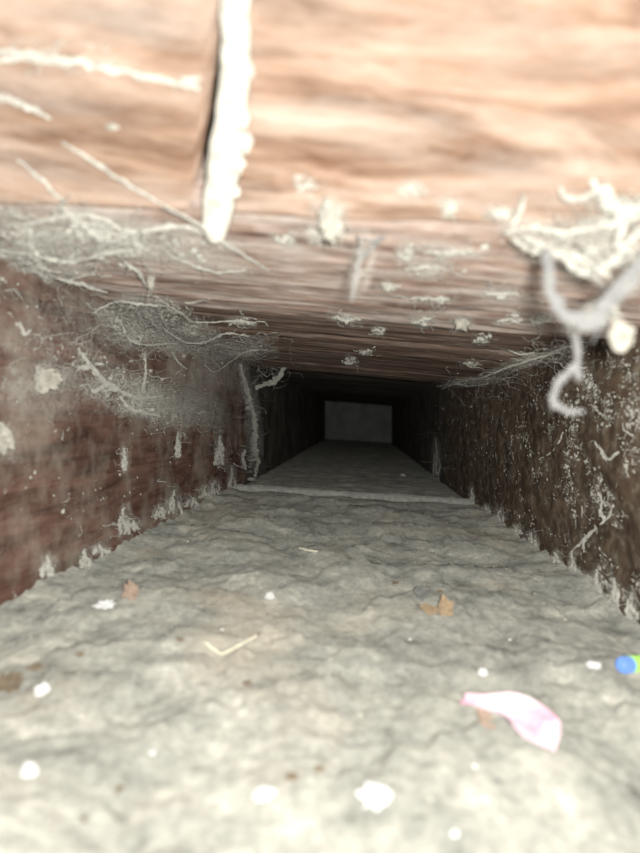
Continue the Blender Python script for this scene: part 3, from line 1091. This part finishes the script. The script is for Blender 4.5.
def leaf_scrap(name, label, cat, outline, mat, curl=.003, veins=True, parent=None, up=.0008):
    """a small dry leaf lying on the dust, outline in picture points"""
    c = (sum(p[0] for p in outline) / len(outline), sum(p[1] for p in outline) / len(outline))
    root = parent or tag(empty(name, on_floor(*c)), label, cat)
    vs, fc = [on_floor(c[0], c[1], up)], []
    n = len(outline)
    rings = (.35, .7, 1.0)
    for r in rings:
        for i, p in enumerate(outline):
            x, y = c[0] + (p[0] - c[0]) * r, c[1] + (p[1] - c[1]) * r
            vs.append(on_floor(x, y, up + curl * r * r * (.6 + .6 * math.sin(i * 2.2))))
    for i in range(n):
        j = (i + 1) % n
        fc.append((0, 1 + i, 1 + j))
        for k in range(2):
            a = 1 + k * n
            fc.append((a + i, a + n + i, a + n + j, a + j))
    o = mesh_obj('leaf_blade', vs, fc, mat, root, smooth=False)
    sm = o.modifiers.new('thick', 'SOLIDIFY')
    sm.thickness = .0003
    return root


lf = leaf_scrap('dry_leaf', 'crumpled tan dry leaf standing curled on the grey dust', 'leaf',
                [(419, 610), (425, 607), (432, 608), (438, 611), (446, 611), (452, 615), (446, 618), (438, 616), (429, 617), (423, 614)], M['tan'], .0012)
# upright lobe
A = on_floor(444, 616)
vs, fc = [], []
out = [(441, 616), (439, 607), (441, 599), (442, 593), (446, 598), (449, 602), (454, 601), (452, 608), (454, 616)]
pl = [P(x, y, A.y) + Vector((0, .002 * math.sin(i * 1.7), 0)) for i, (x, y) in enumerate(out)]
cc = P(447, 607, A.y - .002)
vs = [cc] + pl
fc = [(0, i + 1, (i + 1) % len(pl) + 1) for i in range(len(pl))]
o = mesh_obj('leaf_blade', vs, fc, M['tan'], lf, smooth=False)
sm = o.modifiers.new('thick', 'SOLIDIFY'); sm.thickness = .0004
g = G()
g.tube([on_floor(424, 611, .001), on_floor(420, 609, .002), on_floor(417, 608, .002)], [.0004, .0003, .0002], 5)
g.build('stem', M['husk'], lf)
leaf_scrap('seed_husk', 'curled dark grey husk behind the tan dry leaf', 'husk',
           [(413, 597), (418, 594), (426, 592), (432, 596), (430, 601), (422, 603), (415, 602)], M['husk'], .004)
leaf_scrap('dry_leaf', 'flat beige leaf flake tucked under the pink petal', 'leaf',
           [(476, 713), (486, 714), (494, 722), (496, 734), (486, 732), (480, 724)], M['redstone'], .0008, up=.0006)


def pellet():
    a, b = on_floor(624, 672), on_floor(668, 670)
    r = .0034
    up = Vector((0, 0, r * .85))
    a, b = a + up, b + up
    root = empty('capsule', on_floor(640, 668))
    tag(root, 'small blue and green capsule lying on dust by the dark wall', 'capsule')
    d = (b - a)

    def prof(t0, t1, cap0, cap1, mat, name, rr):
        g = G()
        n = 14
        pts, rad = [], []
        for i in range(n + 1):
            t = t0 + (t1 - t0) * i / n
            q = 1.0
            e0, e1 = (t - t0) * d.length, (t1 - t) * d.length
            if cap0 and e0 < rr:
                q = math.sqrt(max(0.02, 1 - (1 - e0 / rr) ** 2))
            if cap1 and e1 < rr:
                q = math.sqrt(max(0.02, 1 - (1 - e1 / rr) ** 2))
            pts.append(a + d * t)
            rad.append(rr * q)
        g.tube(pts, rad, 20)
        g.build(name, M[mat], root)
    prof(-.10, .13, True, False, 'blue', 'blue_cap', r)
    prof(.11, 1.0, False, True, 'green', 'green_body', r * 1.06)


pellet()


def chip(name, px, py, w, h, mat, label, cat, group=None, tall=.5, amp=.45):
    p = on_floor(px, py)
    k = p.y / FPX
    g = G()
    g.lump(p + Vector((0, 0, h * k * tall * .4)), w * k / 2, w * k * .45, max(h * k * .4, .0004), amp * 1.3, 3.0, 16, 10)
    o = g.build(name, M[mat], None, smooth=False)
    tag(o, label, cat, group)
    return o


chip('white_chip', 270, 598, 9, 9, 'white', 'angular bright white chip lying alone mid-floor', 'chip')
chip('white_chip', 42, 693, 12, 14, 'white', 'rounded bright white chip beside the brown pebble', 'chip')
chip('white_chip', 105, 607, 18, 9, 'white', 'flat bluish white chip near the pinkish stone', 'chip')
chip('white_chip', 483, 674, 9, 9, 'white', 'small round white bead above the pink petal', 'bead', amp=.15)
chip('plaster_flake', 375, 800, 30, 20, 'white', 'large ragged white plaster flake on the bright dust', 'plaster flake')
chip('plaster_flake', 265, 796, 20, 8, 'white', 'small flat white plaster flake between dark grit and the larger flake', 'plaster flake')
chip('plaster_flake', 30, 775, 13, 18, 'white', 'tall pale plaster flake in the brightest dust', 'plaster flake')
chip('plaster_flake', 594, 666, 13, 6, 'white', 'thin white plaster sliver beside the blue and green capsule', 'plaster flake')
chip('pebble', 9, 689, 24, 20, 'stone', 'dark brown pebble half sunk in dust', 'pebble', tall=.8)
chip('pebble', 131, 598, 15, 20, 'redstone', 'pinkish brown stone near the red-brown wall', 'pebble', tall=.8)
chip('pebble', 497, 782, 8, 6, 'husk', 'small dark crumb below the pink petal', 'pebble')
chip('white_chip', 403, 476, 5, 3, 'white', 'tiny white chip on the dark floor beyond the lip', 'chip')
for (x, y, w) in ((363, 588, 6), (305, 573, 5), (60, 611, 7), (222, 630, 5), (188, 542, 4), (455, 562, 4), (302, 575, 4), (152, 754, 9), (200, 668, 9), (475, 767, 7),
                  (90, 720, 7), (240, 640, 6), (565, 620, 5), (360, 716, 9), (545, 700, 6), (455, 835, 12), (430, 800, 10), (590, 705, 7), (330, 660, 6), (110, 660, 7), (410, 640, 5),
                  (280, 690, 6), (510, 640, 5), (170, 600, 6), (215, 545, 4)):
    chip('crumb', x, y, w * .6, w * .4, R.choice(('white', 'cocoon', 'cocoon')), 'tiny pale crumb scattered on the grey floor dust', 'crumb', 'crumbs in the floor dust')
for (x, y, w) in ((247, 684, 9), (35, 668, 12), (320, 770, 10), (118, 790, 9), (84, 820, 7), (292, 778, 12), (395, 583, 6), (440, 592, 6), (80, 655, 8), (180, 640, 7)):
    chip('grit', x, y, w, w * .6, 'stone', 'tiny dark grit grain scattered on the grey floor dust', 'grit', 'grit grains in the floor dust', tall=.3)

g = G()
for _ in range(5200):
    x = R.uniform(XL + .004, XR - .004)
    y = .13 * (.80 / .13) ** R.random()
    if noise.noise(Vector((x * 40, y * 40, 7))) < R.uniform(-.4, .35):
        continue
    r = R.uniform(.00025, .0007) * math.exp(R.gauss(0, .35)) * (.55 + y)
    g.lump((x, y, floor_z(x, y) + r * .2), r * R.uniform(.8, 1.7), r, r * .7, .6, 2, 5, 4)
tag(g.build('dust_granules', M['dust']), 'countless fine dust granules strewn over the grey floor', 'dust', None, 'stuff')

g = G()
g.tube(jitter(smooth_path([on_floor(206, 646, .0012), on_floor(214, 652, .0012), on_floor(222, 656, .0010), on_floor(240, 650, .0022), on_floor(259, 638, .0016)], 5), .0002), .00055, 6)
tag(g.build('straw', M['straw']), 'bent pale straw forming a shallow V on the dust', 'straw')
g = G()
g.tube(jitter(smooth_path([on_floor(298, 549, .001), on_floor(306, 552, .0016), on_floor(317, 553, .001)], 5), .0003), .0008, 6)
tag(g.build('straw', M['straw']), 'short pale fibre on the floor before the lip', 'straw')
g = G()
g.tube(jitter(smooth_path([on_floor(412, 477, .002), on_floor(424, 477, .003), on_floor(436, 477, .002)], 5), .0006), .0016, 6)
tag(g.build('twig', M['husk']), 'dark twig on the floor beyond the lip', 'twig')

for o in bpy.data.objects:
    if '_b' in o.keys():
        del o['_b']
